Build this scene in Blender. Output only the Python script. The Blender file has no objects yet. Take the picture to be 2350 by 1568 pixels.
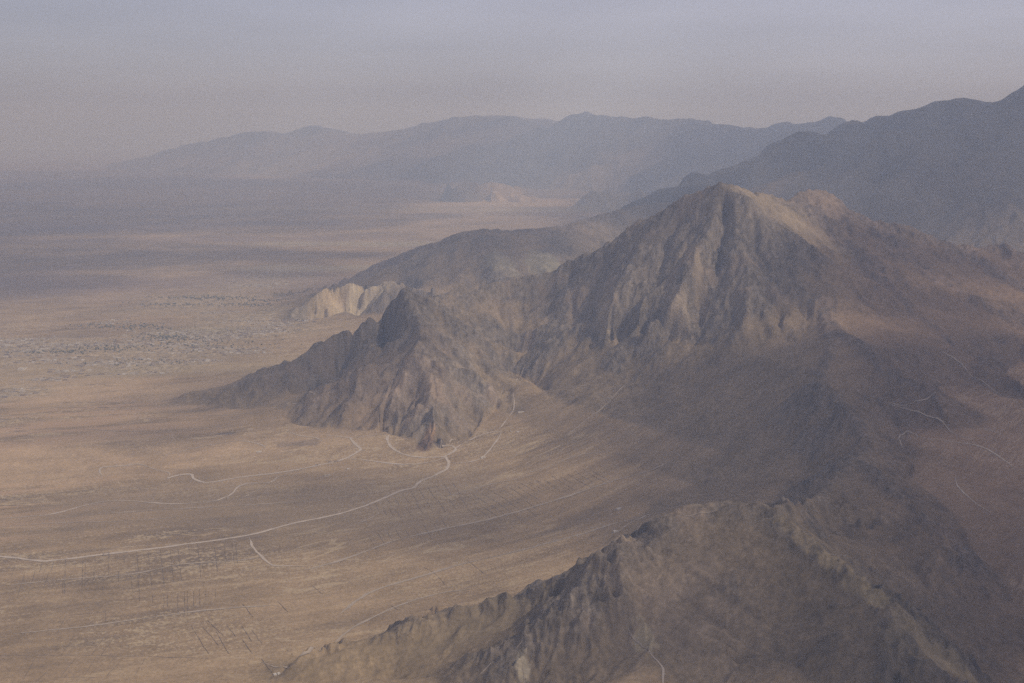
import bpy, math, random, time
import numpy as np
T0 = time.time()
C = bpy.context.scene.collection
R = math.radians

# ------------------------------------------------------------------ camera
H = 1500.0                 # camera height above the plain, metres
PITCH = R(10.5)
FPX = 2611.0               # focal length in pixels of a 2350 px wide picture
cam = bpy.data.cameras.new('camera'); cam_o = bpy.data.objects.new('camera', cam); C.objects.link(cam_o)
cam.sensor_width = 36.0; cam.lens = FPX / 2350.0 * 36.0
cam.clip_start = 5.0; cam.clip_end = 250000.0
cam_o.location = (0, 0, H); cam_o.rotation_euler = (R(90) - PITCH, 0, 0)
bpy.context.scene.camera = cam_o
sc = bpy.context.scene
sc.view_settings.view_transform = 'Standard'; sc.view_settings.look = 'None'
sc.view_settings.exposure = -0.68; sc.view_settings.gamma = 1.0
sc.view_settings.use_curve_mapping = False
try:
    sc.cycles.volume_bounces = 1; sc.cycles.use_denoising = False
    sc.cycles.max_bounces = 6; sc.cycles.diffuse_bounces = 2
    sc.cycles.transparent_max_bounces = 12
except Exception: pass

# ------------------------------------------------------------------ sky and sun
SUN_EL, SUN_AZ = R(43), R(118)          # azimuth clockwise from the view direction
SUN = np.array([math.cos(SUN_EL)*math.sin(SUN_AZ), math.cos(SUN_EL)*math.cos(SUN_AZ), math.sin(SUN_EL)])
w = bpy.data.worlds.new('World'); sc.world = w; w.use_nodes = True
nt = w.node_tree; nt.nodes.clear()
def N(nt, t, **k):
    n = nt.nodes.new(t)
    for a, b in k.items(): setattr(n, a, b)
    return n
out = N(nt, 'ShaderNodeOutputWorld'); bg = N(nt, 'ShaderNodeBackground')
sky = N(nt, 'ShaderNodeTexSky', sky_type='NISHITA')
sky.sun_disc = False; sky.sun_elevation = SUN_EL; sky.sun_rotation = SUN_AZ
sky.dust_density = 4.0; sky.air_density = 1.2; sky.altitude = 1500
# thin high overcast: streaks of grey cloud mixed over the clear sky by direction
tc = N(nt, 'ShaderNodeTexCoord'); mp = N(nt, 'ShaderNodeMapping'); mp.inputs['Scale'].default_value = (2.2, 2.2, 16.0)
no = N(nt, 'ShaderNodeTexNoise'); no.inputs['Scale'].default_value = 1.1; no.inputs['Detail'].default_value = 4.0
cr = N(nt, 'ShaderNodeValToRGB')
cr.color_ramp.elements[0].position = 0.10; cr.color_ramp.elements[0].color = (3.5, 3.4, 4.8, 1)
cr.color_ramp.elements[1].position = 0.92; cr.color_ramp.elements[1].color = (7.1, 7.0, 9.2, 1)
mx = N(nt, 'ShaderNodeMix', data_type='RGBA'); mx.inputs[0].default_value = 0.72
L = nt.links.new
L(tc.outputs['Generated'], mp.inputs[0]); L(mp.outputs[0], no.inputs['Vector'])
sx = N(nt, 'ShaderNodeSeparateXYZ'); L(tc.outputs['Generated'], sx.inputs[0])
sm_ = N(nt, 'ShaderNodeMath', operation='MULTIPLY_ADD'); L(sx.outputs['X'], sm_.inputs[0]); sm_.inputs[1].default_value = 0.45; L(no.outputs['Fac'], sm_.inputs[2]); L(sm_.outputs[0], cr.inputs[0])
L(sky.outputs[0], mx.inputs[6]); L(cr.outputs[0], mx.inputs[7]); L(mx.outputs[2], bg.inputs[0])
bg.inputs[1].default_value = 0.128; L(bg.outputs[0], out.inputs[0])
sun = bpy.data.lights.new('sun', 'SUN'); sun.energy = 4.0; sun.angle = R(3.0); sun.color = (1.0, 0.95, 0.90)
sun_o = bpy.data.objects.new('sun', sun); C.objects.link(sun_o)
from mathutils import Vector
sun_o.rotation_euler = Vector(SUN).to_track_quat('Z', 'Y').to_euler()

# ------------------------------------------------------------------ picture rays -> world
CP, SP = math.cos(PITCH), math.sin(PITCH)
def ray(px, py):
    u = (np.asarray(px, float) - 1175) / FPX; v = (784 - np.asarray(py, float)) / FPX
    return u, CP + v*SP, -SP + v*CP
def at_z(px, py, z):
    a, b, c = ray(px, py); t = (z - H) / c
    return a*t, b*t
def at_d(px, py, d):
    a, b, c = ray(px, py); t = d*1000.0 / b
    return a*t, H + c*t              # x, z

# ------------------------------------------------------------------ terrain control lines
# ridges: (slope of the flank, group, [(px, py, depth_km) ...]); z follows from the ray
RIDGES = [
 (0.3,'m',[(425,903,6.28),(520,889,6.3),(640,850,6.35)]),
 (0.5,'m',[(640,850,6.35),(740,790,6.4),(800,748,6.43),(860,711,6.45),(878,706,6.45),(905,678,6.44),(925,662,6.42),(945,672,6.5),(960,678,6.55),(1000,686,6.7),(1060,664,6.85),
            (1130,652,7.0),(1200,636,7.08),(1275,625,7.1),(1320,590,7.05),(1390,571,7.0),(1410,552,6.98),(1440,522,6.95),(1475,505,6.9),(1500,492,6.87),(1540,470,6.8),(1600,443,6.7),(1640,430,6.62),(1663,427,6.6)]),
 (0.62,'m',[(925,662,6.42),(950,710,6.3),(968,760,6.10),(955,830,5.80),(985,880,5.68),(1003,930,5.5),(1003,970,5.4),(985,1022,5.2)]),
 (0.62,'m',[(955,830,5.80),(905,856,5.90),(870,848,5.90),(835,836,5.84),(800,865,5.82),(760,895,5.80),(700,932,5.75)]),
 (0.8,'m',[(1663,427,6.6),(1640,500,6.46),(1612,560,6.30),(1580,620,6.19),(1540,690,6.05),(1490,745,5.98)]),
 (0.8,'m',[(1540,470,6.8),(1475,560,6.62),(1430,640,6.45),(1400,700,6.3),(1392,745,6.2)]),
 (0.8,'m',[(1663,427,6.6),(1690,500,6.42),(1705,590,6.16),(1725,670,5.92),(1737,725,5.82)]),
 (0,'v',[(1560,530,6.63),(1520,600,6.47),(1480,680,6.25),(1465,730,6.1)]),
 (0,'v',[(1665,500,6.54),(1650,600,6.29),(1625,680,6.10),(1615,740,5.98)]),
 (0,'v',[(1728,560,6.36),(1762,650,6.07),(1790,730,5.83),(1810,790,5.6)]),
 (0,'v',[(1075,712,6.74),(1140,700,6.88),(1200,692,6.95),(1260,682,6.95),(1310,655,6.93)]),
 (0,'v',[(1150,740,6.72),(1205,735,6.78),(1260,728,6.78)]),
 (0,'v',[(905,885,5.81),(890,940,5.62),(872,1000,5.45)]),
 (0.8,'m',[(1320,590,7.05),(1330,640,6.88),(1325,690,6.7),(1345,740,6.5)]),
 (0.62,'m',[(1663,427,6.6),(1690,440,6.55),(1722,475,6.45),(1750,520,6.37),(1765,560,6.3),(1785,605,6.2),(1800,640,6.12),(1840,672,6.0),(1890,700,5.9),(1898,745,5.65),(1912,795,5.25),(1880,850,4.98),(1868,885,4.8),(1950,935,4.5),(1990,1005,4.22),(1945,1058,4.0),(1905,1110,3.75),(1850,1150,3.45),(1790,1160,3.25)]),
 (0.62,'m',[(1663,427,6.6),(1700,434,6.8),(1750,449,7.0),(1800,467,7.1),(1838,442,7.2),(1870,432,7.3),(1915,448,7.35),(1955,485,7.4),(2010,508,7.4),(2070,516,7.4),(2120,535,7.4),(2170,560,7.4),(2240,572,7.4),(2300,562,7.3),(2350,578,7.2),(2500,600,7.0),(2700,640,6.8)]),
 (0.7,'m',[(1870,432,7.3),(1890,530,6.95),(1985,600,6.6),(2080,700,6.1),(2190,790,5.5),(2330,880,5.0)]),
 (0.6,'m',[(2010,508,7.4),(2060,580,6.95),(2190,665,6.4),(2340,745,5.9),(2500,830,5.3)]),
 (0.6,'m',[(2170,560,7.4),(2250,610,7.0),(2400,690,6.4),(2550,740,5.9)]),
 (0.5,'m',[(1898,745,5.65),(1985,800,5.15),(2060,860,4.85),(2150,900,4.7)]),
 (0.55,'m',[(1950,1050,4.0),(2030,1100,3.72),(2090,1170,3.5),(2150,1225,3.36),(2200,1280,3.22)]),
 # near mountain
 (0.52,'f',[(690,1500,2.98),(745,1490,3.02),(765,1483,3.02),(800,1480,3.03),(850,1473,3.03),(950,1437,3.06),(985,1412,3.08),(1012,1400,3.09),(1045,1406,3.1),(1100,1394,3.09),(1160,1373,3.07),(1185,1368,3.06),(1215,1372,3.05),(1250,1358,3.03),(1300,1328,3.01),(1335,1304,3.0),(1352,1312,3.0),(1382,1272,2.97),(1410,1260,2.98),(1450,1245,3.04),(1500,1198,3.12),(1545,1170,3.17),(1570,1154,3.2),(1650,1150,3.2),(1745,1149,3.15),(1790,1180,3.08),(1860,1240,2.97),(1950,1312,2.83),(2000,1350,2.76),(2035,1380,2.72),(2070,1440,2.62),(2085,1495,2.54),(2200,1568,2.45),(2350,1640,2.38)]),
 (0.7,'f',[(1382,1272,2.97),(1402,1330,2.88),(1420,1400,2.79)]),
 # hill behind the massif and the pale cliff
 (0.42,'h',[(640,705,10.4),(720,668,10.8),(800,634,11.0),(900,592,11.0),(960,570,10.8),(1040,541,10.6),(1085,531,10.4),(1110,527,10.4),(1180,530,10.7),(1290,520,11.0),(1400,488,11.5),(1520,465,12.0),(1650,450,12.5)]),
 (0.42,'h',[(1110,527,10.4),(1130,570,9.9),(1150,620,9.3)]),
 (0.42,'h',[(1290,520,11.0),(1270,565,10.2),(1260,605,9.6)]),
 (0.42,'h',[(960,570,10.8),(950,610,10.1),(960,650,9.5)]),
 (1.2,'c',[(700,722,9.0),(742,690,9.15),(770,666,9.27),(800,656,9.3),(850,661,9.25),(905,656,9.2),(990,672,9.0)]),
 (0.22,'c',[(770,664,9.6),(860,657,9.65),(960,662,9.6)]),
 (0.5,'s',[(1010,448,25),(1050,430,25),(1075,436,25),(1100,424,25),(1130,412,25),(1175,425,25.2),(1205,440,25.4)]),
 (0.5,'s',[(1380,445,22),(1420,437,22),(1470,447,22)]),
]
FAR = [
 (0.26,'r',[(150,398,52.00),(300,368,50.70),(380,352,49.40),(430,335,48.75),(480,325,48.10),(530,312,47.45),(590,299,46.80),(650,306,46.80),(690,296,46.80),(712,287,46.80),(735,287,46.80),(760,296,46.80),(800,306,46.80),(840,312,46.80),(920,299,45.50),(960,292,44.85),(1000,280,44.20),(1060,268,42.90),(1140,263,42.25),(1180,268,41.60),(1260,275,41.60),(1400,290,42.90),(1700,300,46.80),(2000,285,49.40),(2050,268,49.40),(2200,280,49.40)]),
 (0.42,'r',[(1150,395,33.12),(1180,362,33.81),(1210,345,34.50),(1240,320,35.19),(1280,280,35.88),(1310,261,35.88),(1345,259,35.88),(1400,267,35.19),(1450,272,34.50),(1490,269,33.81),(1530,277,33.12),(1560,273,32.43),(1600,274,31.74),(1640,286,31.05),(1690,288,30.36),(1735,298,29.67),(1770,290,28.98),(1800,279,28.29),(1840,286,27.60),(1870,280,26.91),(1900,267,26.22),(1930,278,26.22),(1965,292,26.22)]),
 (0.45,'r',[(1345,259,35.88),(1330,310,33.81),(1290,360,31.74)]),
 (0.45,'r',[(1490,269,33.81),(1470,330,31.74),(1440,385,29.67)]),
 (0.45,'r',[(1600,274,31.74),(1590,340,28.98),(1560,400,26.91)]),
 (0.45,'r',[(1800,279,28.29),(1780,340,26.22),(1740,400,23.46)]),
 (0.48,'r',[(1690,425,15.5),(1760,395,15.5),(1830,350,15.4),(1880,320,15.2),(1925,288,15),(1955,281,15),(1990,286,14.8),(2030,278,14.6),(2060,267,14.4),(2100,262,14.2),(2130,248,14.2),(2160,240,14.1),(2195,229,14),(2240,223,14),(2275,231,13.9),(2310,234,13.8),(2330,218,13.6),(2352,203,13.4),(2420,180,13.2),(2600,200,13)]),
 (0.55,'r',[(1955,281,15),(1930,360,13.5),(1880,430,12)]),
 (0.55,'r',[(2160,240,14.1),(2110,350,12.5),(2050,440,11.3)]),
 (0.55,'r',[(2275,231,13.9),(2300,350,12.3),(2250,450,11)]),
]
# floor contours: (px, py, z); hard ones also pin the mountain flanks
FLOOR = [
 ([(1050,1060,12),(1200,1120,15),(1350,1180,16),(1440,1195,25),(1500,1165,40)],1),
 ([(1070,1010,30),(1140,935,60),(1250,1010,60),(1450,1070,60),(1600,1115,75)],1),
 ([(1165,862,125),(1190,862,128),(1300,930,120),(1500,985,120),(1660,1040,135)],1),
 ([(1165,806,220),(1207,810,225),(1300,850,225),(1400,860,230),(1550,885,240),(1680,935,245)],1),
 ([(915,790,330),(890,808,250),(850,832,175),(800,860,115),(750,885,75),(700,912,48)],1),
 ([(1180,757,332),(1222,760,335),(1265,766,337),(1310,775,340),(1395,785,345),(1450,775,380),(1600,790,400),(1740,820,420),(1840,850,430)],1),
 ([(2000,760,470),(2200,735,450),(2400,720,430),(2600,720,400)],0),
 ([(2010,860,400),(2200,900,345),(2450,900,330)],0),
 ([(2040,1000,310),(2200,1060,270),(2450,1060,250)],0),
 ([(2060,1230,255),(2230,1320,170),(2450,1300,150)],0),
 ([(1800,1172,300),(1870,1215,285),(1955,1275,255),(2050,1345,210),(2135,1400,170),(2240,1480,125),(2350,1545,90)],1),
 ([(2450,1500,80),(2600,1700,50)],0),
 ([(560,1590,2),(700,1575,10),(900,1585,40),(1050,1590,75),(1200,1595,112),(1350,1600,158),(1450,1600,182),(1550,1600,185),(1645,1605,152),(1750,1610,180),(1900,1625,190),(2050,1650,170)],1),
 ([(700,1800,5),(1200,1800,60),(1700,1800,110),(2300,1800,90)],1),
 ([(1895,1345,318),(1830,1395,282),(1765,1448,242),(1700,1510,200),(1650,1570,165)],1),
 ([(690,738,12),(735,731,28),(765,719,50),(800,712,60),(860,706,60),(930,700,60)],1),
]
FLOOR_W = [([(-1.6,7.2,10),(-0.6,7.9,40),(0.5,8.2,150),(1.5,8.4,250),(3,8.9,280),(5,9.1,260),(8,9.0,220)],0)]
PLAIN_POLY = [(-900,1800),(-900,420),(1000,500),(690,680),(620,790),(470,860),(360,900),(480,960),(600,1040),(720,1062),(900,1075),(1030,1100),(1300,1215),(1400,1262),(1300,1330),(1150,1385),(980,1425),(720,1505),(480,1620),(480,1800)]

def dens(pts, step):
    o = []
    for a, b in zip(pts[:-1], pts[1:]):
        a, b = np.array(a, float), np.array(b, float)
        n = max(1, int(np.hypot(*(b[:2]-a[:2])) / step))
        for i in range(n): o.append(a + (b-a)*i/n)
    o.append(np.array(pts[-1], float))
    return np.array(o)
def ridge_world(pts):
    o = []
    for px, py, d in pts:
        x, z = at_d(px, py, d); o.append((float(x), d*1000.0, float(z)))
    return o
def floor_world(pts):
    o = []
    for px, py, z in pts:
        x, y = at_z(px, py, z); o.append((float(x), float(y), z))
    return o

# ------------------------------------------------------------------ noise (numpy)
rng = np.random.RandomState(7)
PERM = rng.permutation(256).astype(np.int32); PERM = np.concatenate([PERM, PERM])
ANG = rng.rand(256)*2*np.pi; GX, GY = np.cos(ANG).astype(np.float32), np.sin(ANG).astype(np.float32)
RX, RY = rng.rand(256).astype(np.float32), rng.rand(256).astype(np.float32)
def perlin(x, y, seed=0):
    xi = np.floor(x).astype(np.int32); yi = np.floor(y).astype(np.int32)
    xf = (x - xi).astype(np.float32); yf = (y - yi).astype(np.float32)
    u = xf*xf*xf*(xf*(xf*6-15)+10); v = yf*yf*yf*(yf*(yf*6-15)+10)
    def g(ix, iy, fx, fy):
        h = PERM[(PERM[(ix + seed*57) & 255] + iy) & 255]
        return GX[h]*fx + GY[h]*fy
    a = g(xi, yi, xf, yf); b = g(xi+1, yi, xf-1, yf)
    c = g(xi, yi+1, xf, yf-1); d = g(xi+1, yi+1, xf-1, yf-1)
    return (a + u*(b-a)) + v*((c + u*(d-c)) - (a + u*(b-a)))
def fbm(x, y, octv, seed=0, gain=0.5):
    s = 0; a = 1.0
    for i in range(octv):
        s = s + a*perlin(x*2**i, y*2**i, seed+i); a *= gain
    return s
def smooth(e0, e1, x):
    t = np.clip((x-e0)/(e1-e0), 0, 1); return t*t*(3-2*t)

# ------------------------------------------------------------------ membrane solver
def down(v, m):
    ny, nx = v.shape; ny2, nx2 = (ny+1)//2, (nx+1)//2
    V = np.zeros((ny2*2, nx2*2)); M = np.zeros((ny2*2, nx2*2))
    V[:ny, :nx] = np.where(m, v, 0); M[:ny, :nx] = m
    V = V.reshape(ny2, 2, nx2, 2).sum((1, 3)); M = M.reshape(ny2, 2, nx2, 2).sum((1, 3))
    return np.where(M > 0, V/np.maximum(M, 1), 0), M > 0
def solve(v, m, it=60):
    if min(v.shape) > 12:
        v2, m2 = down(v, m); c = solve(v2, m2, it)
        ny, nx = v.shape
        yy = np.clip((np.arange(ny)-0.5)/2, 0, c.shape[0]-1.001); xx = np.clip((np.arange(nx)-0.5)/2, 0, c.shape[1]-1.001)
        y0 = yy.astype(int); x0 = xx.astype(int); fy = (yy-y0)[:, None]; fx = (xx-x0)[None, :]
        h = (c[y0][:, x0]*(1-fx)+c[y0][:, x0+1]*fx)*(1-fy) + (c[y0+1][:, x0]*(1-fx)+c[y0+1][:, x0+1]*fx)*fy
    else:
        h = np.full(v.shape, v[m].mean() if m.any() else 0.0); it = 300
    h = np.where(m, v, h)
    for _ in range(it):
        p = np.pad(h, 1, mode='edge')
        h = np.where(m, v, 0.25*(p[:-2, 1:-1]+p[2:, 1:-1]+p[1:-1, :-2]+p[1:-1, 2:]))
    return h
def blur(h, n):
    for _ in range(n):
        p = np.pad(h, 1, mode='edge'); h = (p[:-2, 1:-1]+2*h+p[2:, 1:-1])/4
        p = np.pad(h, 1, mode='edge'); h = (p[1:-1, :-2]+2*h+p[1:-1, 2:])/4
    return h
class Grid:
    def __init__(s, x0, x1, y0, y1, st):
        s.x0, s.y0, s.st = x0, y0, st
        s.nx, s.ny = int((x1-x0)/st)+1, int((y1-y0)/st)+1
        s.X, s.Y = np.meshgrid(x0+np.arange(s.nx)*st, y0+np.arange(s.ny)*st)
    def put(s, v, m, pts, over=True):
        i = np.round((pts[:, 1]-s.y0)/s.st).astype(int); j = np.round((pts[:, 0]-s.x0)/s.st).astype(int)
        k = (i >= 0) & (i < s.ny) & (j >= 0) & (j < s.nx)
        v[i[k], j[k]] = pts[k, 2]; m[i[k], j[k]] = True
    def samp(s, a, x, y):
        fx = np.clip((x-s.x0)/s.st, 0, s.nx-1.001); fy = np.clip((y-s.y0)/s.st, 0, s.ny-1.001)
        j = fx.astype(np.int32); i = fy.astype(np.int32); fx = (fx-j); fy = (fy-i)
        return (a[i, j]*(1-fx)+a[i, j+1]*fx)*(1-fy)+(a[i+1, j]*(1-fx)+a[i+1, j+1]*fx)*fy
def in_poly(X, Y, poly):
    c = np.zeros(X.shape, bool); n = len(poly)
    for k in range(n):
        x1, y1 = poly[k]; x2, y2 = poly[(k+1) % n]
        if y1 == y2: continue
        t = ((y1 > Y) != (y2 > Y)) & (X < (x2-x1)*(Y-y1)/(y2-y1)+x1)
        c ^= t
    return c
def plain_mask(X, Y):
    # in picture coordinates of the z = 0 ground (the plain is defined as an area of ground)
    t = Y*CP + H*SP; px = 1175+FPX*X/t; py = 784 - FPX*(Y*SP-H*CP)/t
    return in_poly(px, py, PLAIN_POLY)

def terrain(g, step, far=None):
    rid = [(s, gr, dens(ridge_world(p), step)) for s, gr, p in RIDGES + FAR]
    flo = [(dens(floor_world(p), step), hd) for p, hd in FLOOR] + [(dens([(a*1000, b*1000, c) for a, b, c in p], step), hd) for p, hd in FLOOR_W]
    v = np.zeros(g.X.shape); m = np.zeros(g.X.shape, bool)
    pm = plain_mask(g.X, g.Y); m |= pm
    if far is None:
        m |= (g.Y > 9600)
        v[g.Y > 9600] = 0
        e = (g.X < -6000) | (g.X > 9000); m |= e & (g.Y < 9600); v[e & (g.X > 0)] = 100
    for p, hd in flo: g.put(v, m, p)
    if far is not None:
        fg, fB, fh = far
        for sl in (np.s_[0, :], np.s_[-1, :], np.s_[:, 0], np.s_[:, -1]):
            v[sl] = fg.samp(fB, g.X[sl], g.Y[sl]); m[sl] = True
    B = blur(solve(v, m), 4)
    # distance to ridges -> feet
    st = 4 if far is not None else 1
    Xc, Yc = g.X[::st, ::st], g.Y[::st, ::st]
    mg = np.full(Xc.shape, 1e9, np.float32); grp = np.zeros(Xc.shape, np.int8); best = np.full(Xc.shape, 1e9, np.float32)
    for s, gr, p in rid:
        if gr == 'v': continue
        q = dens(p, step*4)
        bz = g.samp(B, q[:, 0], q[:, 1])
        for (x, y, z), b in zip(q, bz):
            wd = max(z-b, 5)/s + 20
            if not (g.x0-wd < x < g.X.max()+wd and g.y0-wd < y < g.Y.max()+wd): continue
            i0 = max(0, int((y-wd*1.3-g.y0)/g.st/st)); i1 = int((y+wd*1.3-g.y0)/g.st/st)+2
            j0 = max(0, int((x-wd*1.3-g.x0)/g.st/st)); j1 = int((x+wd*1.3-g.x0)/g.st/st)+2
            if i1 <= 0 or j1 <= 0: continue
            S = np.s_[i0:i1, j0:j1]
            d = np.hypot(Xc[S]-x, Yc[S]-y)
            r = (d-wd).astype(np.float32)
            mg[S] = np.minimum(mg[S], r)
            rr = d/wd; k = rr < best[S]
            best[S] = np.where(k, rr, best[S]); grp[S] = np.where(k, {'m':1,'f':2,'h':3,'c':4,'s':5,'r':6}[gr], grp[S])
    def up(a):
        if st == 1: return a
        cg = Grid(g.x0, g.x0+(Xc.shape[1]-1)*g.st*st, g.y0, g.y0+(Xc.shape[0]-1)*g.st*st, g.st*st)
        return cg.samp(a, g.X, g.Y)
    m = up(np.minimum(mg, 1e5)) > 0
    v = B.copy()
    # pale cliff: a quarry floor in front, wall rising to the rim
    for p, hd in flo:
        if hd: g.put(v, m, p)
    for s, gr, p in rid: g.put(v, m, p)
    if far is not None:
        for sl in (np.s_[0, :], np.s_[-1, :], np.s_[:, 0], np.s_[:, -1]):
            v[sl] = fg.samp(fh, g.X[sl], g.Y[sl]); m[sl] = True
    h = solve(v, m)
    h = blur(h, 1)
    return B, h, up(best.clip(0, 9)), grp, st

gf = Grid(-46000, 46000, 1200, 72000, 80.0)
Bf, hf, rf, grf, _ = terrain(gf, 40.0)
print('far solved', round(time.time()-T0, 1))
gn = Grid(-4600, 5000, 1900, 12800, 12.0)
Bn, hn, rn, grn, gst = terrain(gn, 6.0, (gf, Bf, hf))
print('near solved', round(time.time()-T0, 1))

# ------------------------------------------------------------------ final sheet, finer close to the viewer
NU, NY = 1500, 1640
us = np.linspace(-0.56, 0.60, NU); ys = 2150.0*np.exp(np.linspace(0, math.log(70000/2150.0), NY))
U, Y = np.meshgrid(us, ys); X = U*Y
# gentle wandering of all ridge lines
wx = X + 26*perlin(X/260, Y/260, 3) + 9*perlin(X/80, Y/80, 4); wy = Y + 26*perlin(X/260, Y/260, 5) + 9*perlin(X/80, Y/80, 6)
e = 1.0
def wfun(x, y): return smooth(gn.x0, gn.x0+500, x)*smooth(gn.x0+9600, gn.x0+9100, x)*smooth(gn.y0, gn.y0+100, y)*smooth(12700, 11900, y)
fw = smooth(11000, 15000, Y)
wx = wx + fw*(160*perlin(X/1500, Y/1500, 11)+60*perlin(X/600, Y/600, 12)); wy = wy + fw*(160*perlin(X/1500, Y/1500, 13)+60*perlin(X/600, Y/600, 14))
wn = wfun(wx, wy)
def mix(an, af): return gn.samp(an, wx, wy)*wn + gf.samp(af, wx, wy)*(1-wn)
hb = mix(hn, hf); Bb = mix(Bn, Bf); rb = mix(rn, rf)
def grads(a, st):
    a = blur(a, 3); gy, gx = np.gradient(a, st); return gx, gy
gxn, gyn = grads(hn, 12.0); gxf, gyf = grads(hf, 80.0)
gx = mix(gxn, gxf).astype(np.float32); gy = mix(gyn, gyf).astype(np.float32)
del gxn, gyn, gxf, gyf
slope0 = np.hypot(gx, gy)
rel = np.clip((hb-Bb), 0, None)
mt = smooth(0.10, 0.34, slope0)                    # how much of a mountain side it is
mt = np.maximum(mt, smooth(8, 60, rel)*0.5)
h = hb
def HT(x, y):
    x = np.asarray(x, float); y = np.asarray(y, float)
    fi = np.clip(np.log(y/ys[0])/math.log(ys[-1]/ys[0])*(NY-1), 0, NY-1.001); fj = np.clip((x/y-us[0])/(us[-1]-us[0])*(NU-1), 0, NU-1.001)
    i = fi.astype(int); j = fj.astype(int); fi = fi-i; fj = fj-j
    return (h[i, j]*(1-fj)+h[i, j+1]*fj)*(1-fi)+(h[i+1, j]*(1-fj)+h[i+1, j+1]*fj)*fi
def pix(px, py):
    """where the line of sight through a picture point meets the ground"""
    a, b, c = ray(px, py)
    ts = 2250*np.exp(np.linspace(0, math.log(60000/2250.), 2600))/b
    d = H+c*ts-HT(a*ts, b*ts); k = max(1, np.argmax(d < 0))
    t0, t1 = ts[k-1], ts[k]; d0, d1 = d[k-1], d[k]
    t = t0+(t1-t0)*d0/(d0-d1+1e-9)
    return float(a*t), float(b*t)
# how rugged each part of the mountains is: (place, radius in metres, big gullies, rock)
RUG = [
 ((1500,840),380,.25,-.5),((1650,880),420,.2,-.6),((1720,1000),380,.2,-.6),((1340,880),350,.3,-.5),((1560,960),350,.2,-.5),
 ((1850,960),330,.35,-.35),((1800,1080),350,.3,-.4),((1840,820),350,.35,-.3),((1900,1020),200,.4,-.2),
 ((2050,780),600,.55,-.25),((2200,700),600,.6,-.2),((2150,950),500,.4,-.4),((2200,1150),450,.35,-.4),((2200,1400),400,.3,-.4),((800,690),260,1.5,.5),
 ((1600,600),330,1.05,.35),((1700,620),300,1.05,.35),((1400,660),350,1.1,.25),((1290,690),260,.55,.1),((1190,700),260,.35,-.1),((1560,540),300,1.1,.2),
 ((1100,720),250,.6,-.2),((1060,820),250,1.2,.1),((900,780),250,.9,.1),((780,830),300,.7,0),((830,930),250,.9,0),((980,960),220,1.2,.1),
 ((1650,1220),240,.12,-.55),((1760,1260),240,.12,-.55),((1830,1340),220,.15,-.5),((1740,1380),200,.25,-.3),((1900,1480),200,.2,-.3),((1800,1500),200,.25,-.3),((1560,1200),150,.2,-.4),((1650,1160),150,.12,-.6),((1740,1165),150,.12,-.6),((1500,1330),230,.75,.25),((1620,1400),220,.6,.3),((1900,1430),250,.3,-.1),((2000,1530),200,.4,0),
 ((1300,1420),200,.9,.3),((1150,1450),180,.6,.1),((950,1500),250,.4,-.2),((1300,1530),250,.35,-.3),((1500,1530),200,.4,-.2),
 ((2070,1180),250,.8,.3),((2180,1260),250,.7,.25),((1990,1060),180,.9,.35),((1930,820),200,.7,.3),((1960,900),160,.7,.3),
]
num = np.full(X.shape, 0.85*0.02, np.float32); rkb = np.zeros(X.shape, np.float32); den = np.full(X.shape, 0.02, np.float32)
for (a, b), rad, gm, rb_ in RUG:
    qx, qy = pix(a, b)
    wgt = np.exp(-((X-qx)**2+(Y-qy)**2)/(2*(rad*.75)**2)).astype(np.float32)
    num += wgt*gm; rkb += wgt*rb_; den += wgt
RUGM = num/den; RKB = rkb/den
def gully(x, y, cell, gx, gy, seed):
    cx = np.floor(x/cell).astype(np.int32); cy = np.floor(y/cell).astype(np.int32)
    sl = np.hypot(gx, gy)+1e-5; px_, py_ = -gy/sl, gx/sl         # across the slope
    f = np.float32(2*np.pi*1.05/cell)
    c = np.zeros(x.shape, np.float32); s = c.copy(); ws = c.copy()
    for di in (-1, 0, 1):
        for dj in (-1, 0, 1):
            ix, iy = cx+di, cy+dj
            hsh = PERM[(PERM[(ix+seed*31) & 255]+iy) & 255]
            dx = (x-(ix+RX[hsh])*cell).astype(np.float32); dy = (y-(iy+RY[hsh])*cell).astype(np.float32)
            wt = np.exp(-(dx*dx+dy*dy)*(2.4/cell**2)).astype(np.float32)
            ph = (dx*px_+dy*py_)*f
            c += np.cos(ph)*wt; s += np.sin(ph)*wt; ws += wt
    mag = np.sqrt(c*c+s*s)+1e-4
    k = np.minimum(1, mag/(0.35*ws))/mag
    return c*k, s*k, px_, py_, f
DOME = np.zeros(X.shape, np.float32)
for p_, r_ in (((1560,1190),120),((1650,1200),190),((1740,1220),190),((1690,1290),150),((1820,1330),150)):
    qx, qy = pix(*p_); DOME = np.maximum(DOME, np.exp(-(((X-qx)**2+(Y-qy)**2)/(2*(r_*.8)**2))**1.5).astype(np.float32))
DOME = 1-.88*DOME
spacing = Y*0.0022
h = hb.astype(np.float32); GXc, GYc = gx.copy(), gy.copy()
GUL = np.zeros_like(h)
near_gate = np.ones_like(h)
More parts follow.
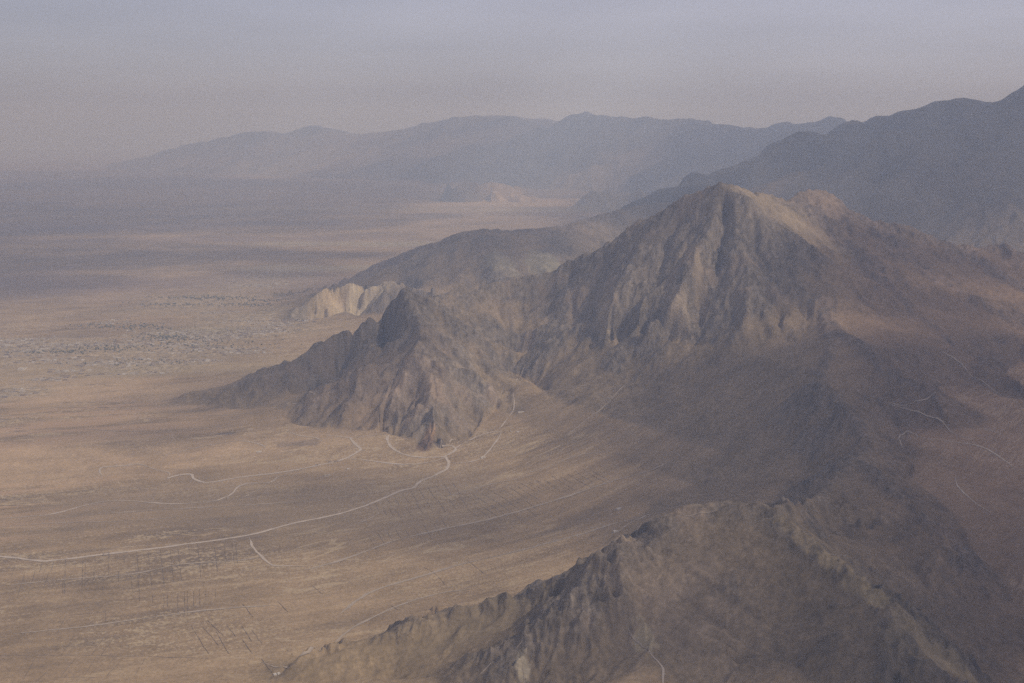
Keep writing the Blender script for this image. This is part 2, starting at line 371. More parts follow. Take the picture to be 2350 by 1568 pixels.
for o, cell in enumerate([2600., 1250., 560., 270., 130., 62., 30., 15.]):
    fade = smooth(2.2, 5.0, cell/spacing).astype(np.float32)
    if cell > 600: fade = fade*smooth(9500, 12500, Y).astype(np.float32)
    if fade.max() < 0.01: continue
    amp = {2600.:0.08, 1250.:0.08, 560.:0.055, 270.:0.068, 130.:0.07, 62.:0.065, 30.:0.06, 15.:0.05}[cell]*cell
    sl = np.hypot(GXc, GYc)
    ff = (fade*mt*np.minimum(1, sl/0.45)).astype(np.float32)
    c, s, px_, py_, f = gully(X, Y, cell, GXc, GYc, o+1)
    cc = 1-np.sqrt(1-0.95*np.clip(c, -1, 1)*0.5-0.475)*1.35 # sharper crests
    vary = 0.55+0.9*smooth(-.45, .45, perlin(X/(cell*2.3), Y/(cell*2.3), 70+o))
    hd = DOME*amp*ff*vary*(RUGM if cell > 50 else RUGM**.75)*(0.55*c+0.45*(2*cc-0.6))
    if cell > 600: hd *= 1.2
    # keep the drawn crest lines where they are for the big octaves
    if cell > 100: hd = hd*smooth(0.02, 0.22, rb)
    elif cell > 50: hd = hd*smooth(-.03, 0.12, rb)
    h += hd; GUL += ff*c*(0.6**max(0, o-3))
    GXc -= s*px_*f*amp*ff*0.8; GYc -= s*py_*f*amp*ff*0.8
print('gullies', round(time.time()-T0, 1))
# ragged rock: ridged noise, only on steep rock
sl = np.hypot(GXc, GYc)
rock = smooth(0.42, 0.72, slope0 + 0.6*RKB + 0.25*fbm(X/330, Y/330, 3, 20) + 0.10*GUL)
crest = smooth(0.30, 0.04, rb)*smooth(15, 50, rel)
rock = np.clip(np.maximum(rock, crest*0.9), 0, 1).astype(np.float32)
CRG = (1-.93*smooth(480, 580, X)*smooth(3800, 3550, Y))*(1+.45*smooth(-900, -600, X)*smooth(6000, 6300, Y)*smooth(8000, 7200, Y))
crag = CRG*crest*smooth(14000, 9000, Y)*(0.4+0.6*smooth(20, 150, rel))
h += (DOME*crag*(16*(1-2.6*np.abs(perlin(X/150, Y/150, 91)))+10*perlin(X/62, Y/62, 92)+8*perlin(X/33, Y/33, 93)-5)).astype(np.float32)
farm = smooth(11000, 13000, Y)*mt*smooth(60, 900, rel)
h += (farm*(110*(0.5-np.abs(perlin(X/1100, Y/1100, 94))*1.8)+75*perlin(X/520, Y/520, 95)+45*perlin(X/240, Y/240, 96))).astype(np.float32)
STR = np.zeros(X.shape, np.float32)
def strata(centres, a, b, across, along, amp, seed):
    ax, ay = pix(*a); bx, by = pix(*b); ln = math.hypot(bx-ax, by-ay); cx_, cy_ = (bx-ax)/ln, (by-ay)/ln
    m_ = np.zeros(X.shape, np.float32)
    for (p_, r_) in centres:
        qx, qy = pix(*p_); m_ = np.maximum(m_, np.exp(-((X-qx)**2+(Y-qy)**2)/(2*(r_*.6)**2)).astype(np.float32))
    al = X*cx_+Y*cy_; ac = -X*cy_+Y*cx_
    ac = ac+14*perlin(al/170, ac/170, seed+5)
    n_ = (1-2.4*np.abs(perlin(ac/across, al/along, seed))) + .55*(1-2.4*np.abs(perlin(ac/(across*.45), al/(along*.5), seed+1)))
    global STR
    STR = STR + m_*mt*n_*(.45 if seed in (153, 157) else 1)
    return DOME*m_*mt*amp*n_
h += (rock*smooth(14000, 9000, Y)*(11*perlin(X/170, Y/170, 191)+12*(.5-1.9*np.abs(perlin(X/90+.2*Y/90, Y/75, 192))))*smooth(0, .12, rb)*DOME).astype(np.float32)
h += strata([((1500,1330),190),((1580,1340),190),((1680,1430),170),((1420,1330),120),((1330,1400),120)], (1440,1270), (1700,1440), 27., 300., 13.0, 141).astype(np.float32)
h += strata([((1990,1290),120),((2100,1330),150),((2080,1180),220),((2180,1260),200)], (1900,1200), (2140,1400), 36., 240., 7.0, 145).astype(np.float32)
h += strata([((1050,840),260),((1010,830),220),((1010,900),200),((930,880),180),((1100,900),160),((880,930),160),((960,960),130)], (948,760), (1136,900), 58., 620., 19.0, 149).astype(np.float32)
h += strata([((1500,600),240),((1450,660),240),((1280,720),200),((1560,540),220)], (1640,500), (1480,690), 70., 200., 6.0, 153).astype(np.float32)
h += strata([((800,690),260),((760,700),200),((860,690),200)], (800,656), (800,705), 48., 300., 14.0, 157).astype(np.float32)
for cell, amp in ((110., 10.), (50., 9.), (24., 6.5), (12., 4.0)):
    fade = smooth(2.0, 4.5, cell/spacing)*(1+.7*smooth(3700, 3300, Y)*(cell < 60))
    h += ((.3+.7*DOME)*rock*fade*amp*(.7-2.6*np.abs(perlin(X/cell+.3, Y/cell*0.8, int(cell))))).astype(np.float32)
# coarse undulation and braided washes on the plains
xk, yk = X/1000, Y/1000
Fx = 0.28*xk + 0.9*0.35*np.log1p(np.exp(np.clip((xk-0.1)/0.35, -30, 30)))
flowc = (yk - Fx).astype(np.float32)
pl = (1-mt)
w1 = fbm(flowc*9+0.25*perlin(xk*2, yk*2, 30), xk*1.3, 4, 31); w2 = fbm(flowc*34+0.8*perlin(xk*3, yk*3, 33), xk*4.0, 3, 34)
nearpl = smooth(14000, 7000, Y)
h += (pl*nearpl*(3.0*w1 + 1.4*w2)*(1-smooth(700, 1300, X-0.1*(Y-4000)))).astype(np.float32)
h += (smooth(60000, 20000, Y)*smooth(8000, 12000, Y)*10*fbm(X/1500, Y/1500, 3, 40)).astype(np.float32)
def stamp(px, py, rx, ry, ang=0.0, soft=.5, ns=.5):
    qx, qy = pix(px, py); ca, sa = math.cos(ang), math.sin(ang)
    dx, dy = X-qx, Y-qy; a = (dx*ca+dy*sa)/rx; b = (-dx*sa+dy*ca)/ry
    out = np.zeros(X.shape, np.float32); k = (a*a+b*b) < 9
    r = np.sqrt(a[k]**2+b[k]**2)+ns*fbm(X[k]/(rx*.8), Y[k]/(rx*.8), 3, 81)
    out[k] = smooth(1.0+soft*.5, 1.0-soft*.5, r)
    return out
h += 16*stamp(1010, 1402, 22, 16, 0, .9, .9)+13*stamp(767, 1487, 22, 12, 0, .9, .9)+14*stamp(1340, 1306, 20, 16, 0, .9, .9)
pit = stamp(1466, 1214, 34, 46, .4, .8, .2); h -= 24*pit
h = h.astype(np.float64)
# ------------------------------------------------------------------ ground colours (what the ground is, with some sun and shade painted in)
def col(*c): return np.array(c, np.float32)
gi = np.clip(((wy-gn.y0)/gn.st/gst).astype(int), 0, grn.shape[0]-1); gj = np.clip(((wx-gn.x0)/gn.st/gst).astype(int), 0, grn.shape[1]-1)
gif = np.clip(((wy-gf.y0)/gf.st).astype(int), 0, grf.shape[0]-1); gjf = np.clip(((wx-gf.x0)/gf.st).astype(int), 0, grf.shape[1]-1)
GRP = np.where(wn > 0.5, grn[gi, gj], grf[gif, gjf])
big = fbm(X/900, Y/900, 4, 50)[..., None]; med = fbm(X/160, Y/160, 4, 55)[..., None]; fin = fbm(X/30, Y/30, 3, 60)[..., None]
east = smooth(700, 1300, X-0.1*(Y-4000))
w1 = w1*(1-east)+east*fbm(xk*2.2, yk*2.2, 4, 181); w2 = w2*(1-east)+east*fbm(xk*9, yk*9, 3, 184)
st1 = w1[..., None]; st2 = w2[..., None]
alb = col(.285, .205, .135)*(1+0.30*big+0.22*st1+0.14*st2+0.22*med+0.14*fin)
pale = smooth(0.28, 0.55, st2*0.7+st1*0.6+0.2*med)
alb = alb*(1-pale*.45)+col(.40, .305, .205)*pale*.45
dk = smooth(0.15, 0.5, -st1*0.8-0.5*big+0.2*med)
alb = alb*(1-dk*.35)+col(.165, .128, .105)*dk*.35
# pinkish bare earth far left, with sunlit brightness painted in
wz = 0
for fq, xq, th, sd in ((7., .9, .045, 160), (15., 1.8, .06, 163), (33., 3.2, .08, 166)):
    nz = np.abs(fbm(flowc*fq+1.3*perlin(xk*1.7, yk*1.7, sd+2)+.35*perlin(xk*7, yk*7, sd+3), xk*xq*1.7, 3, sd)); gate = smooth(-.15, .3, perlin(xk*1.1+sd, yk*2.0, sd+4))
    wz = np.maximum(wz, smooth(th, th*.3, nz)*gate)
wz = (wz*nearpl*(1-mt))[..., None]
alb = alb*(1-.75*wz)+col(.45, .355, .25)*.75*wz
pk = (smooth(-1200, -2300, X)*smooth(3400, 4300, Y)*smooth(7200, 6200, Y))[..., None]*smooth(-.25, .35, st1+0.6*big)
alb = alb*(1-.8*pk)+col(.43, .295, .205)*.8*pk
pk2 = stamp(700, 1165, 900, 330, .15, 1.3, 1.)[..., None]*.45
alb = alb*(1-pk2)+col(.19, .15, .118)*pk2
slope_c = col(.20, .152, .108)*(1+0.24*big+0.32*med+0.34*fin+.3*fbm(X/12, Y/12, 2, 66)[..., None]+.12*w2[..., None])
mtc = mt[..., None]
alb = alb*(1-mtc)+slope_c*mtc
vf = fbm(X/11, Y/11, 2, 64)[..., None]
rockc = col(.145, .122, .108)*(1+0.28*big+0.45*med+0.7*fin+.7*vf)
warm = smooth(.15, .5, med+0.6*big)
rockc = rockc*(1-.35*warm)+col(.24, .165, .12)*.35*warm
rk = rock[..., None]
alb = alb*(1-rk*.85)+rockc*rk*.85
# eastern slopes: redder, darker
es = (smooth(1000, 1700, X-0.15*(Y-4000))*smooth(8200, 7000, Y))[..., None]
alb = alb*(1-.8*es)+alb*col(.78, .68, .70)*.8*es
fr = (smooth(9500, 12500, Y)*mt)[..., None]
alb = alb*(1-.85*fr)+col(.085, .08, .075)*(1+.3*med+1.1*smooth(.1, .5, fbm(X/2600, Y/2600, 4, 210))[..., None])*.85*fr  # dark far-range tint stands in for cloud shade
for px_, py_, rx, ry, an, so, ns, colr, st_ in [
  (785,688,230,130,0,.5,1.1,(.42,.32,.21),.7),(860,850,420,300,0,1.2,.9,(.19,.132,.10),.4),(830,705,260,90,0,.4,.6,(.52,.44,.32),.85),(745,712,150,130,0,.6,.9,(.40,.30,.20),.7),(860,672,300,90,0,.8,.4,(.36,.29,.23),.6),
  (697,1017,105,42,.25,.7,1.1,(.10,.088,.095),.75),(520,995,50,22,.2,.5,.5,(.12,.10,.10),.7),
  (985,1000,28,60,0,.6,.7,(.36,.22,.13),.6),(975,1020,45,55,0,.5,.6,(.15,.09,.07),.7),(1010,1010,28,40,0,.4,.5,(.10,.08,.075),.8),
  (1466,1214,30,42,.4,.5,.4,(.085,.075,.07),.85),(1440,1238,45,18,.5,.6,.5,(.40,.31,.23),.7),  # dark stamp paints the shade inside the pit
  (880,560,1600,380,0,1.2,.8,(.34,.30,.23),.55),(760,615,1200,260,.1,1.,.9,(.38,.33,.25),.6),(1150,470,2600,900,0,1.2,.9,(.42,.31,.20),.5),(400,850,1500,330,.15,1.2,1.,(.36,.285,.195),.5),(150,1060,800,330,.2,1.2,1.,(.44,.315,.21),.75),(200,900,700,300,.2,1.2,1.,(.42,.31,.21),.6),(900,480,4000,600,0,1.2,1.,(.36,.29,.2),.4),(1320,480,1600,500,0,1.2,.9,(.38,.32,.24),.6),  # includes sunlit brightness painted on the left and far plain
  (1180,440,900,900,0,1.2,.9,(.42,.30,.20),.8),(520,400,5000,1800,0,1.2,.9,(.34,.28,.21),.4),(840,375,3500,1200,0,1.2,.9,(.38,.30,.22),.5),(1400,405,2200,1300,0,1.2,1.,(.34,.27,.20),.7),
  (150,520,2800,900,0,1.3,1.,(.20,.15,.15),.6),(500,550,2500,400,0,1.3,1.,(.20,.15,.15),.5),(330,650,2600,900,0,1.4,1.,(.21,.155,.15),.7),  # dark mauve tint paints cloud shade on the left plain
  (500,762,500,150,0,1.,1.,(.19,.18,.13),.5),(1250,600,160,260,.3,.8,.6,(.30,.27,.20),.6),(1150,600,120,260,.3,.8,.6,(.28,.25,.19),.5),  # the two hill stripes are sunlight painted as paler ground
  (1600,600,40,190,.15,.6,.8,(.30,.23,.17),.7),(1560,690,45,140,.2,.6,.8,(.33,.26,.20),.6),(1385,720,30,130,0,.6,.8,(.31,.25,.19),.6),(1690,640,40,120,-.3,.6,.8,(.25,.20,.16),.5),  # includes the sunlit buttress, painted as paler rock
  (1740,450,260,300,0,.9,.8,(.28,.215,.15),.7),(1880,450,180,160,0,.9,.8,(.28,.20,.15),.5),(1830,520,250,200,0,.9,.8,(.26,.20,.145),.5),  # sunlit slope right of the peak, painted paler
  (1800,1200,22,40,.6,.7,.9,(.34,.265,.18),.6),(1850,1243,24,50,.6,.7,.9,(.34,.265,.18),.65),(1905,1287,24,50,.6,.7,.9,(.36,.28,.18),.65),(1962,1333,24,50,.6,.7,.9,(.36,.28,.18),.7),(2015,1375,26,45,.6,.7,.9,(.38,.30,.19),.7),(2120,1475,40,70,.6,.9,.9,(.36,.285,.19),.6),(2190,1525,45,70,.6,.9,.9,(.34,.27,.18),.55),  # sunlit strip along the near crest, painted as pale ground
  (1500,1400,120,160,0,.8,1.,(.22,.17,.135),.4),(1480,1470,26,50,.3,.6,.8,(.36,.30,.21),.7),(1200,1535,16,40,.1,.6,.8,(.42,.36,.28),.7),(800,1530,420,160,.1,1.3,.8,(.33,.24,.145),.5),(1120,1430,260,60,.1,1.,.8,(.26,.205,.14),.4),
  (2060,1440,30,90,-.5,.8,.8,(.30,.24,.165),.45),(2130,1500,60,120,-.6,.9,.8,(.28,.22,.155),.45)]:  # lower end of the painted sunlit strip
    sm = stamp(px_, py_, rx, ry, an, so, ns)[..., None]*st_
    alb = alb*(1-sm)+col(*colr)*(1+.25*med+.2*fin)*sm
vm = 0
for a_, b_, rx_, ry_ in ((60,805,420,500),(160,800,400,300),(300,800,500,450),(430,800,450,450),(520,765,500,500),(620,755,450,500),(560,735,400,500),(330,840,400,250),(30,900,250,200),(600,650,500,700),(480,690,600,600)):
    vm = np.maximum(vm, stamp(a_, b_, rx_, ry_, 0, 1.4, .8))
fk = (perlin(X/42, Y/26, 171)+.7*perlin(X/20, Y/15, 172)+.5*perlin(X/120, Y/60, 173))[..., None]; vm = vm[..., None]
alb = alb*(1-.45*vm)+col(.33, .275, .205)*.45*vm
alb = alb*(1+.62*vm*fk)
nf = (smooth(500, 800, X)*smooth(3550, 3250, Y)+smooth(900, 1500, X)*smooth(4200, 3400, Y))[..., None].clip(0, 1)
alb = alb*(1-.30*nf)  # near right darkened to deepen the cloud shadow there
alb = alb*col(1.0, .96, .81)
alb = alb*(1+.34*np.clip(STR, -1.2, 1.2)[..., None])  # banding follows the strata relief, painting in missing side light
alb = np.clip(alb, .03, .75).astype(np.float32)
print('colours', round(time.time()-T0, 1))

# ------------------------------------------------------------------ materials
def mat(name): 
    m = bpy.data.materials.new(name); m.use_nodes = True
    n = m.node_tree.nodes; b = n['Principled BSDF']; b.inputs['Roughness'].default_value = 0.95
    b.inputs['Specular IOR Level'].default_value = 0.1
    return m, m.node_tree, b
def earth_mat():
    m, t, b = mat('bare_earth_and_rock')
    at = N(t, 'ShaderNodeAttribute', attribute_name='albedo')
    geo = N(t, 'ShaderNodeNewGeometry')
    n1 = N(t, 'ShaderNodeTexNoise'); n1.inputs['Scale'].default_value = 0.09; n1.inputs['Detail'].default_value = 5
    r1 = N(t, 'ShaderNodeMapRange'); r1.inputs[1].default_value = .25; r1.inputs[2].default_value = .75; r1.inputs[3].default_value = .78; r1.inputs[4].default_value = 1.22
    mu = N(t, 'ShaderNodeMix', data_type='RGBA', blend_type='MULTIPLY'); mu.inputs[0].default_value = 1.0
    t.links.new(geo.outputs['Position'], n1.inputs['Vector']); t.links.new(n1.outputs['Fac'], r1.inputs[0])
    t.links.new(at.outputs['Color'], mu.inputs[6]); t.links.new(r1.outputs[0], mu.inputs[7]); t.links.new(mu.outputs[2], b.inputs['Base Color'])
    rk_ = N(t, 'ShaderNodeAttribute', attribute_name='rock')
    bp = N(t, 'ShaderNodeBump'); bp.inputs['Distance'].default_value = 6.0
    ml = N(t, 'ShaderNodeMath', operation='MULTIPLY_ADD'); ml.inputs[1].default_value = 0.8; ml.inputs[2].default_value = 0.12
    t.links.new(rk_.outputs['Fac'], ml.inputs[0]); t.links.new(ml.outputs[0], bp.inputs['Strength'])
    t.links.new(n1.outputs['Fac'], bp.inputs['Height']); t.links.new(bp.outputs[0], b.inputs['Normal'])
    return m
EARTH = earth_mat()
def plain_mat(name, c, var=0.2, scale=0.05):
    m, t, b = mat(name)
    geo = N(t, 'ShaderNodeNewGeometry'); n1 = N(t, 'ShaderNodeTexNoise'); n1.inputs['Scale'].default_value = scale; n1.inputs['Detail'].default_value = 4
    r = N(t, 'ShaderNodeValToRGB'); r.color_ramp.elements[0].position = .3; r.color_ramp.elements[1].position = .7
    r.color_ramp.elements[0].color = [x*(1-var) for x in c]+[1]; r.color_ramp.elements[1].color = [x*(1+var) for x in c]+[1]
    t.links.new(geo.outputs['Position'], n1.inputs['Vector']); t.links.new(n1.outputs['Fac'], r.inputs[0]); t.links.new(r.outputs[0], b.inputs['Base Color'])
    return m

# ------------------------------------------------------------------ terrain meshes
def fast_mesh(name, V, F, m, attrs=None, smooth_=True):
    me = bpy.data.meshes.new(name); nv, nf = len(V), len(F)
    me.vertices.add(nv); me.vertices.foreach_set('co', np.ascontiguousarray(V, np.float32).ravel())
    k = F.shape[1]
    me.loops.add(nf*k); me.loops.foreach_set('vertex_index', np.ascontiguousarray(F, np.int32).ravel())
    me.polygons.add(nf); me.polygons.foreach_set('loop_start', np.arange(0, nf*k, k, dtype=np.int32))
    me.polygons.foreach_set('use_smooth', np.full(nf, smooth_))
    me.update(calc_edges=True)
    for an, (ty, dat) in (attrs or {}).items():
        a = me.attributes.new(an, ty, 'POINT')
        if ty == 'FLOAT_COLOR': a.data.foreach_set('color', np.concatenate([dat, np.ones((nv, 1), np.float32)], 1).astype(np.float32).ravel())
        else: a.data.foreach_set('value', dat.astype(np.float32))
    me.materials.append(m)
    o = bpy.data.objects.new(name, me); C.objects.link(o)
    return o
relb = h-Bb
isM = (relb > 14) & (rb < 1.05) & ((mt > .3) | (rb < .4))
def majority(a):
    a = a.astype(float)
    return blur(a, 6) > .5
isM = majority(isM)
LAB = np.zeros(X.shape, int)
for gid, lab in ((1, 1), (2, 2), (3, 3), (4, 3), (5, 4), (6, 5)): LAB[isM & (GRP == gid)] = lab
names = ['ground', 'mountain', 'foothill', 'hill', 'small_hills', 'mountain_range']
idx = np.arange(NU*NY).reshape(NY, NU)
Fq = np.stack([idx[:-1, :-1], idx[:-1, 1:], idx[1:, 1:], idx[1:, :-1]], -1).reshape(-1, 4)
FL = LAB[:-1, :-1].ravel()
Vall = np.stack([X, Y, h], -1).reshape(-1, 3); aflat = alb.reshape(-1, 3); rflat = rock.ravel()
for k, nm in enumerate(names):
    f = Fq[FL == k]
    if len(f) == 0: continue
    used = np.zeros(NU*NY, bool); used[f.ravel()] = True
    remap = np.cumsum(used)-1
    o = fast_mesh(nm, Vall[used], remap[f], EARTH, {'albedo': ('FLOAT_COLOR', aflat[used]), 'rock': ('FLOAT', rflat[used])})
    o['kind'] = 'structure'
print('terrain mesh', round(time.time()-T0, 1))
# the rest of the desert, under and around the modelled sheet
gme = plain_mat('desert_earth', (.26, .195, .145), .15, .002)
S_ = 95000.0
far_o = fast_mesh('desert_plain', np.array([(-S_, -30000, -45), (S_, -30000, -45), (S_, S_, -45), (-S_, S_, -45)]), np.array([[0, 1, 2, 3]]), gme)
far_o['kind'] = 'structure'

# ------------------------------------------------------------------ dirt roads draped on the ground
ROADM = plain_mat('pale_dust', (.45, .365, .275), .12, .03)
def catmull(P, step):
    P = np.array(P, float); n = len(P); o = []
    for i in range(n-1):
        p0 = P[max(i-1, 0)]; p1 = P[i]; p2 = P[i+1]; p3 = P[min(i+2, n-1)]
        k = max(1, int(np.hypot(*(p2-p1))/step))
        for t in np.arange(k)/k:
            o.append(0.5*((2*p1)+(-p0+p2)*t+(2*p0-5*p1+4*p2-p3)*t*t+(-p0+3*p1-3*p2+p3)*t**3))
    o.append(P[-1]); return np.array(o)
def ribbon(name, pts, width, m, lift=0.9, kind='structure', seed=0, taper=False):
    W = catmull([pix(a, b) for a, b in pts], 5.0)
    T = np.gradient(W, axis=0); T /= np.hypot(T[:, 0], T[:, 1])[:, None]+1e-9
    Nn = np.stack([-T[:, 1], T[:, 0]], 1)
    ss = np.arange(len(W))*5.0
    wd = width*(1+0.35*perlin(ss/60.0, ss*0+seed, 8)*2)
    if taper: wd = wd*np.clip(np.minimum(ss, ss[-1]-ss)/120.0+.12, .12, 1)*(0.6+.6*smooth(-.3, .3, perlin(ss/140.0, ss*0+seed+9, 15)))
    wig = (perlin(ss/45.0, ss*0+seed+3.3, 9)*3)[:, None]
    W = W + Nn*wig
    rows = []
    for q in (-.5, -.17, .17, .5):
        p = W+Nn*(wd*q)[:, None]
        rows.append(np.stack([p[:, 0], p[:, 1], HT(p[:, 0], p[:, 1])+lift], 1))
    # lift the strip above the local bumps
    V = np.stack(rows, 1); n = len(W)
    V[:, :, 2] = np.maximum(V[:, :, 2], V[:, :, 2].mean(1)[:, None]-0.3)
    Fs = []
    ii = np.arange(n-1)[:, None]; jj = np.arange(3)[None, :]
    a = ii*4+jj
    F = np.stack([a, a+4, a+5, a+1], -1).reshape(-1, 4)
    o = fast_mesh(name, V.reshape(-1, 3), F, m); o['kind'] = kind
    return o
ROADS = [
 (8,[(-60,1276),(0,1278),(40,1281),(85,1287),(130,1286),(235,1273),(330,1262),(430,1249),(530,1235),(600,1222),(680,1200),(760,1184),(830,1164),(880,1144),(920,1127),(950,1119),(963,1106),(1000,1090),(1025,1077),(1030,1062),(1022,1048)]),
 (7,[(893,999),(889,1008),(899,1027),(934,1045),(970,1050),(1013,1049),(1035,1040),(1046,1032),(1035,1023),(1015,1027)]),
 (6,[(1025,1049),(990,1060),(924,1066),(836,1056),(792,1053)]),
 (8,[(803,1005),(812,1016),(826,1029),(823,1036),(792,1053),(726,1069),(660,1082),(550,1096),(484,1107),(462,1106),(444,1098),(438,1089),(409,1091),(385,1098)]),
 (5,[(740,1000),(770,1001),(803,1005),(836,1001),(889,997)]),
 (5,[(385,1098),(387,1085),(352,1076),(317,1065),(286,1069),(233,1074),(233,1094)]),
 (5,[(638,1089),(621,1107),(559,1112),(530,1135),(515,1142),(484,1151),(396,1157),(250,1150),(120,1180),(0,1190)]),
 (5,[(1030,1061),(1058,1063),(1102,1053),(1122,1035),(1148,999),(1142,991),(1100,1000),(1060,1020),(1035,1040)]),
 (3,[(1142,991),(1165,960),(1180,930),(1176,900)]),
 (5,[(573,1232),(580,1255),(600,1277),(625,1297),(660,1299),(700,1300)]),
 (4,[(1418,1222),(1440,1205),(1465,1192),(1495,1180),(1520,1178)]),
 (4,[(596,1036),(606,1024),(560,1012),(520,1015),(440,1030),(370,1047)]),
 (5,[(1480,1492),(1497,1507),(1517,1528),(1522,1545),(1520,1580)]),
 (5,[(2037,922),(2074,931),(2095,925),(2103,918)]), (5,[(2100,921),(2130,915),(2152,904)]),
 (4,[(2062,1007),(2075,996),(2089,992),(2118,1005),(2170,1012),(2250,1025),(2310,1060),(2333,1087)]),
 (4,[(2062,1007),(2068,1020),(2076,1031)]),
 (4,[(2192,1092),(2199,1117),(2235,1152),(2275,1178)]),
 (6,[(2231,983),(2265,986),(2300,997)]),
 (4,[(660,990),(690,1000),(725,1005),(745,1015)]),
]
for k, (wd, p) in enumerate(ROADS): ribbon('dirt_road', p, wd*1.7, ROADM, seed=k*7.7, taper=wd <= 6)
TRACKM = plain_mat('faint_dust', (.37, .295, .215), .15, .03)
for k, (wd, p) in enumerate([
 (5,[(600,1520),(700,1500),(790,1455),(850,1420),(930,1385),(1010,1362),(1080,1352)]),(7,[(690,1312),(800,1280),(900,1243),(1000,1218),(1110,1195),(1210,1168),(1300,1140),(1420,1100),(1540,1060)]),
 (6,[(780,1410),(850,1360),(960,1325),(1080,1290),(1200,1262),(1300,1235),(1400,1205),(1500,1170)]),(4,[(0,1345),(150,1330),(300,1318),(420,1295),(560,1285),(640,1270)]),
 (4,[(235,1180),(400,1168),(560,1160),(700,1150),(820,1138),(900,1125)]),(4,[(30,1455),(180,1440),(330,1420),(480,1400),(640,1390)]),(5,[(1086,1003),(1040,1010),(1000,1030)]),
 (3,[(540,1150),(600,1120),(640,1095),(700,1075)]),(3,[(300,965),(420,955),(560,950),(650,935),(730,905)]),(3,[(40,1000),(160,985),(300,990),(430,985),(540,970)]),
 (4,[(1200,1090),(1260,1070),(1330,1045),(1400,1035)]),(4,[(1370,990),(1420,985),(1480,970),(1500,955)]),(4,[(1300,1000),(1350,960),(1400,920),(1440,880)]),(3,[(1240,790),(1225,820),(1200,850),(1180,880)]),
 (4,[(2040,925),(2100,945),(2150,960),(2200,1000),(2250,1010)]),(3,[(2150,800),(2200,830),(2260,880),(2345,930)]),(4,[(1560,1182),(1600,1180),(1650,1172)]),(4,[(1310,1220),(1360,1212),(1400,1195)]),
 (4,[(1190,1500),(1200,1530),(1205,1580)]),(3,[(1080,1568),(1130,1520),(1200,1470)]),(3,[(1440,1440),(1470,1480),(1500,1505)]),(5,[(555,722),(562,732),(572,742)]),(6,[(470,735),(540,728),(640,722),(700,715)]),
 (4,[(1020,1140),(1100,1118),(1180,1100),(1240,1085)]),(3,[(760,1230),(810,1205),(850,1190),(880,1170)]),(3,[(0,1210),(140,1200),(280,1196),(430,1185)])]):
    o = ribbon('dirt_track', p, wd*1.7, TRACKM, seed=k*5.3+2, taper=True)
print('roads', round(time.time()-T0, 1))

# ------------------------------------------------------------------ buildings, walls, groves
def tag(o, label, cat, group=None):
    o['label'] = label; o['category'] = cat; o['kind'] = 'thing'
    if group: o['group'] = group
rnd = random.Random(5)
def box(V, F, x0, x1, y0, y1, z0, z1):
    b = len(V)
    V += [(x0,y0,z0),(x1,y0,z0),(x1,y1,z0),(x0,y1,z0),(x0,y0,z1),(x1,y0,z1),(x1,y1,z1),(x0,y1,z1)]
    F += [(b+3,b+2,b+1,b),(b+4,b+5,b+6,b+7),(b,b+1,b+5,b+4),(b+1,b+2,b+6,b+5),(b+2,b+3,b+7,b+6),(b+3,b,b+4,b+7)]
def rooms(V, F, x0, x1, y0, y1, hh):
    """flat roofed block with a parapet round the roof"""
    box(V, F, x0, x1, y0, y1, -3, hh)
    t = .5
    box(V, F, x0-.05, x1+.05, y0-.05, y0+t, hh+.003, hh+.8); box(V, F, x0-.05, x1+.05, y1-t, y1+.05, hh+.003, hh+.8)
    box(V, F, x0-.05, x0+t, y0+t+.01, y1-t-.01, hh+.003, hh+.8); box(V, F, x1-t, x1+.05, y0+t+.01, y1-t-.01, hh+.003, hh+.8)
def compound(kind, W=26, D=18):
    V, F = [], []
    w = 1.0; hw = 3.0
    box(V, F, -W/2, W/2, -D/2, -D/2+w, -3, hw); box(V, F, -W/2, -W/2+w, -D/2+w+.01, D/2, -3, hw); box(V, F, W/2-w, W/2, -D/2+w+.01, D/2, -3, hw)
    if kind == 0: rooms(V, F, -W/2+w+.1, W/2-w-.1, D/2-6, D/2-.1, 4.4)
    elif kind == 1: rooms(V, F, -W/2+w+.1, 0, D/2-7, D/2-.1, 5.0); rooms(V, F, 0.2, W/2-w-.1, D/2-5, D/2-.1, 3.9)
    elif kind == 2: rooms(V, F, -W/2+w+.1, W/2-w-.1, D/2-5, D/2-.1, 4.2); rooms(V, F, W/2-8, W/2-w-.1, -D/2+w+.2, D/2-5.6, 6.6)
    else: rooms(V, F, -W/2+2, W/2-2, -D/4, D/2-.1, 4.8)
    return V, F
MUD = [plain_mat('mud_brick', (.42,.35,.265), .15, .2), plain_mat('pale_plaster', (.55,.49,.41), .1, .2), plain_mat('brown_mud', (.27,.21,.16), .15, .2)]
protos = []
for kd in range(4):
    for mi in range(3):
        V, F = compound(kd, rnd.uniform(20, 32), rnd.uniform(14, 22))
        me = bpy.data.meshes.new('mud_house'); me.from_pydata(V, [], F); me.materials.append(MUD[mi]); protos.append((me, mi, V, F))
CLUS = [(40,790,70,12,120),(60,812,60,9,70),(160,796,60,6,70),(120,830,70,8,60),(420,770,90,10,90),(250,790,50,8,60),(330,786,40,7,50),(230,836,50,6,50),(330,830,60,9,80),(420,802,60,13,120),(500,772,70,10,130),(600,761,60,8,100),(645,742,50,7,80),
 (565,738,40,6,40),(560,808,50,8,80),(470,832,50,5,30),(150,853,40,3,20),(25,903,40,8,40),(110,872,50,4,35),(590,655,40,6,60),(650,632,50,6,60),(260,738,40,5,20),(495,716,40,4,25),(300,858,60,3,15),(690,735,25,4,25)]
spots = []
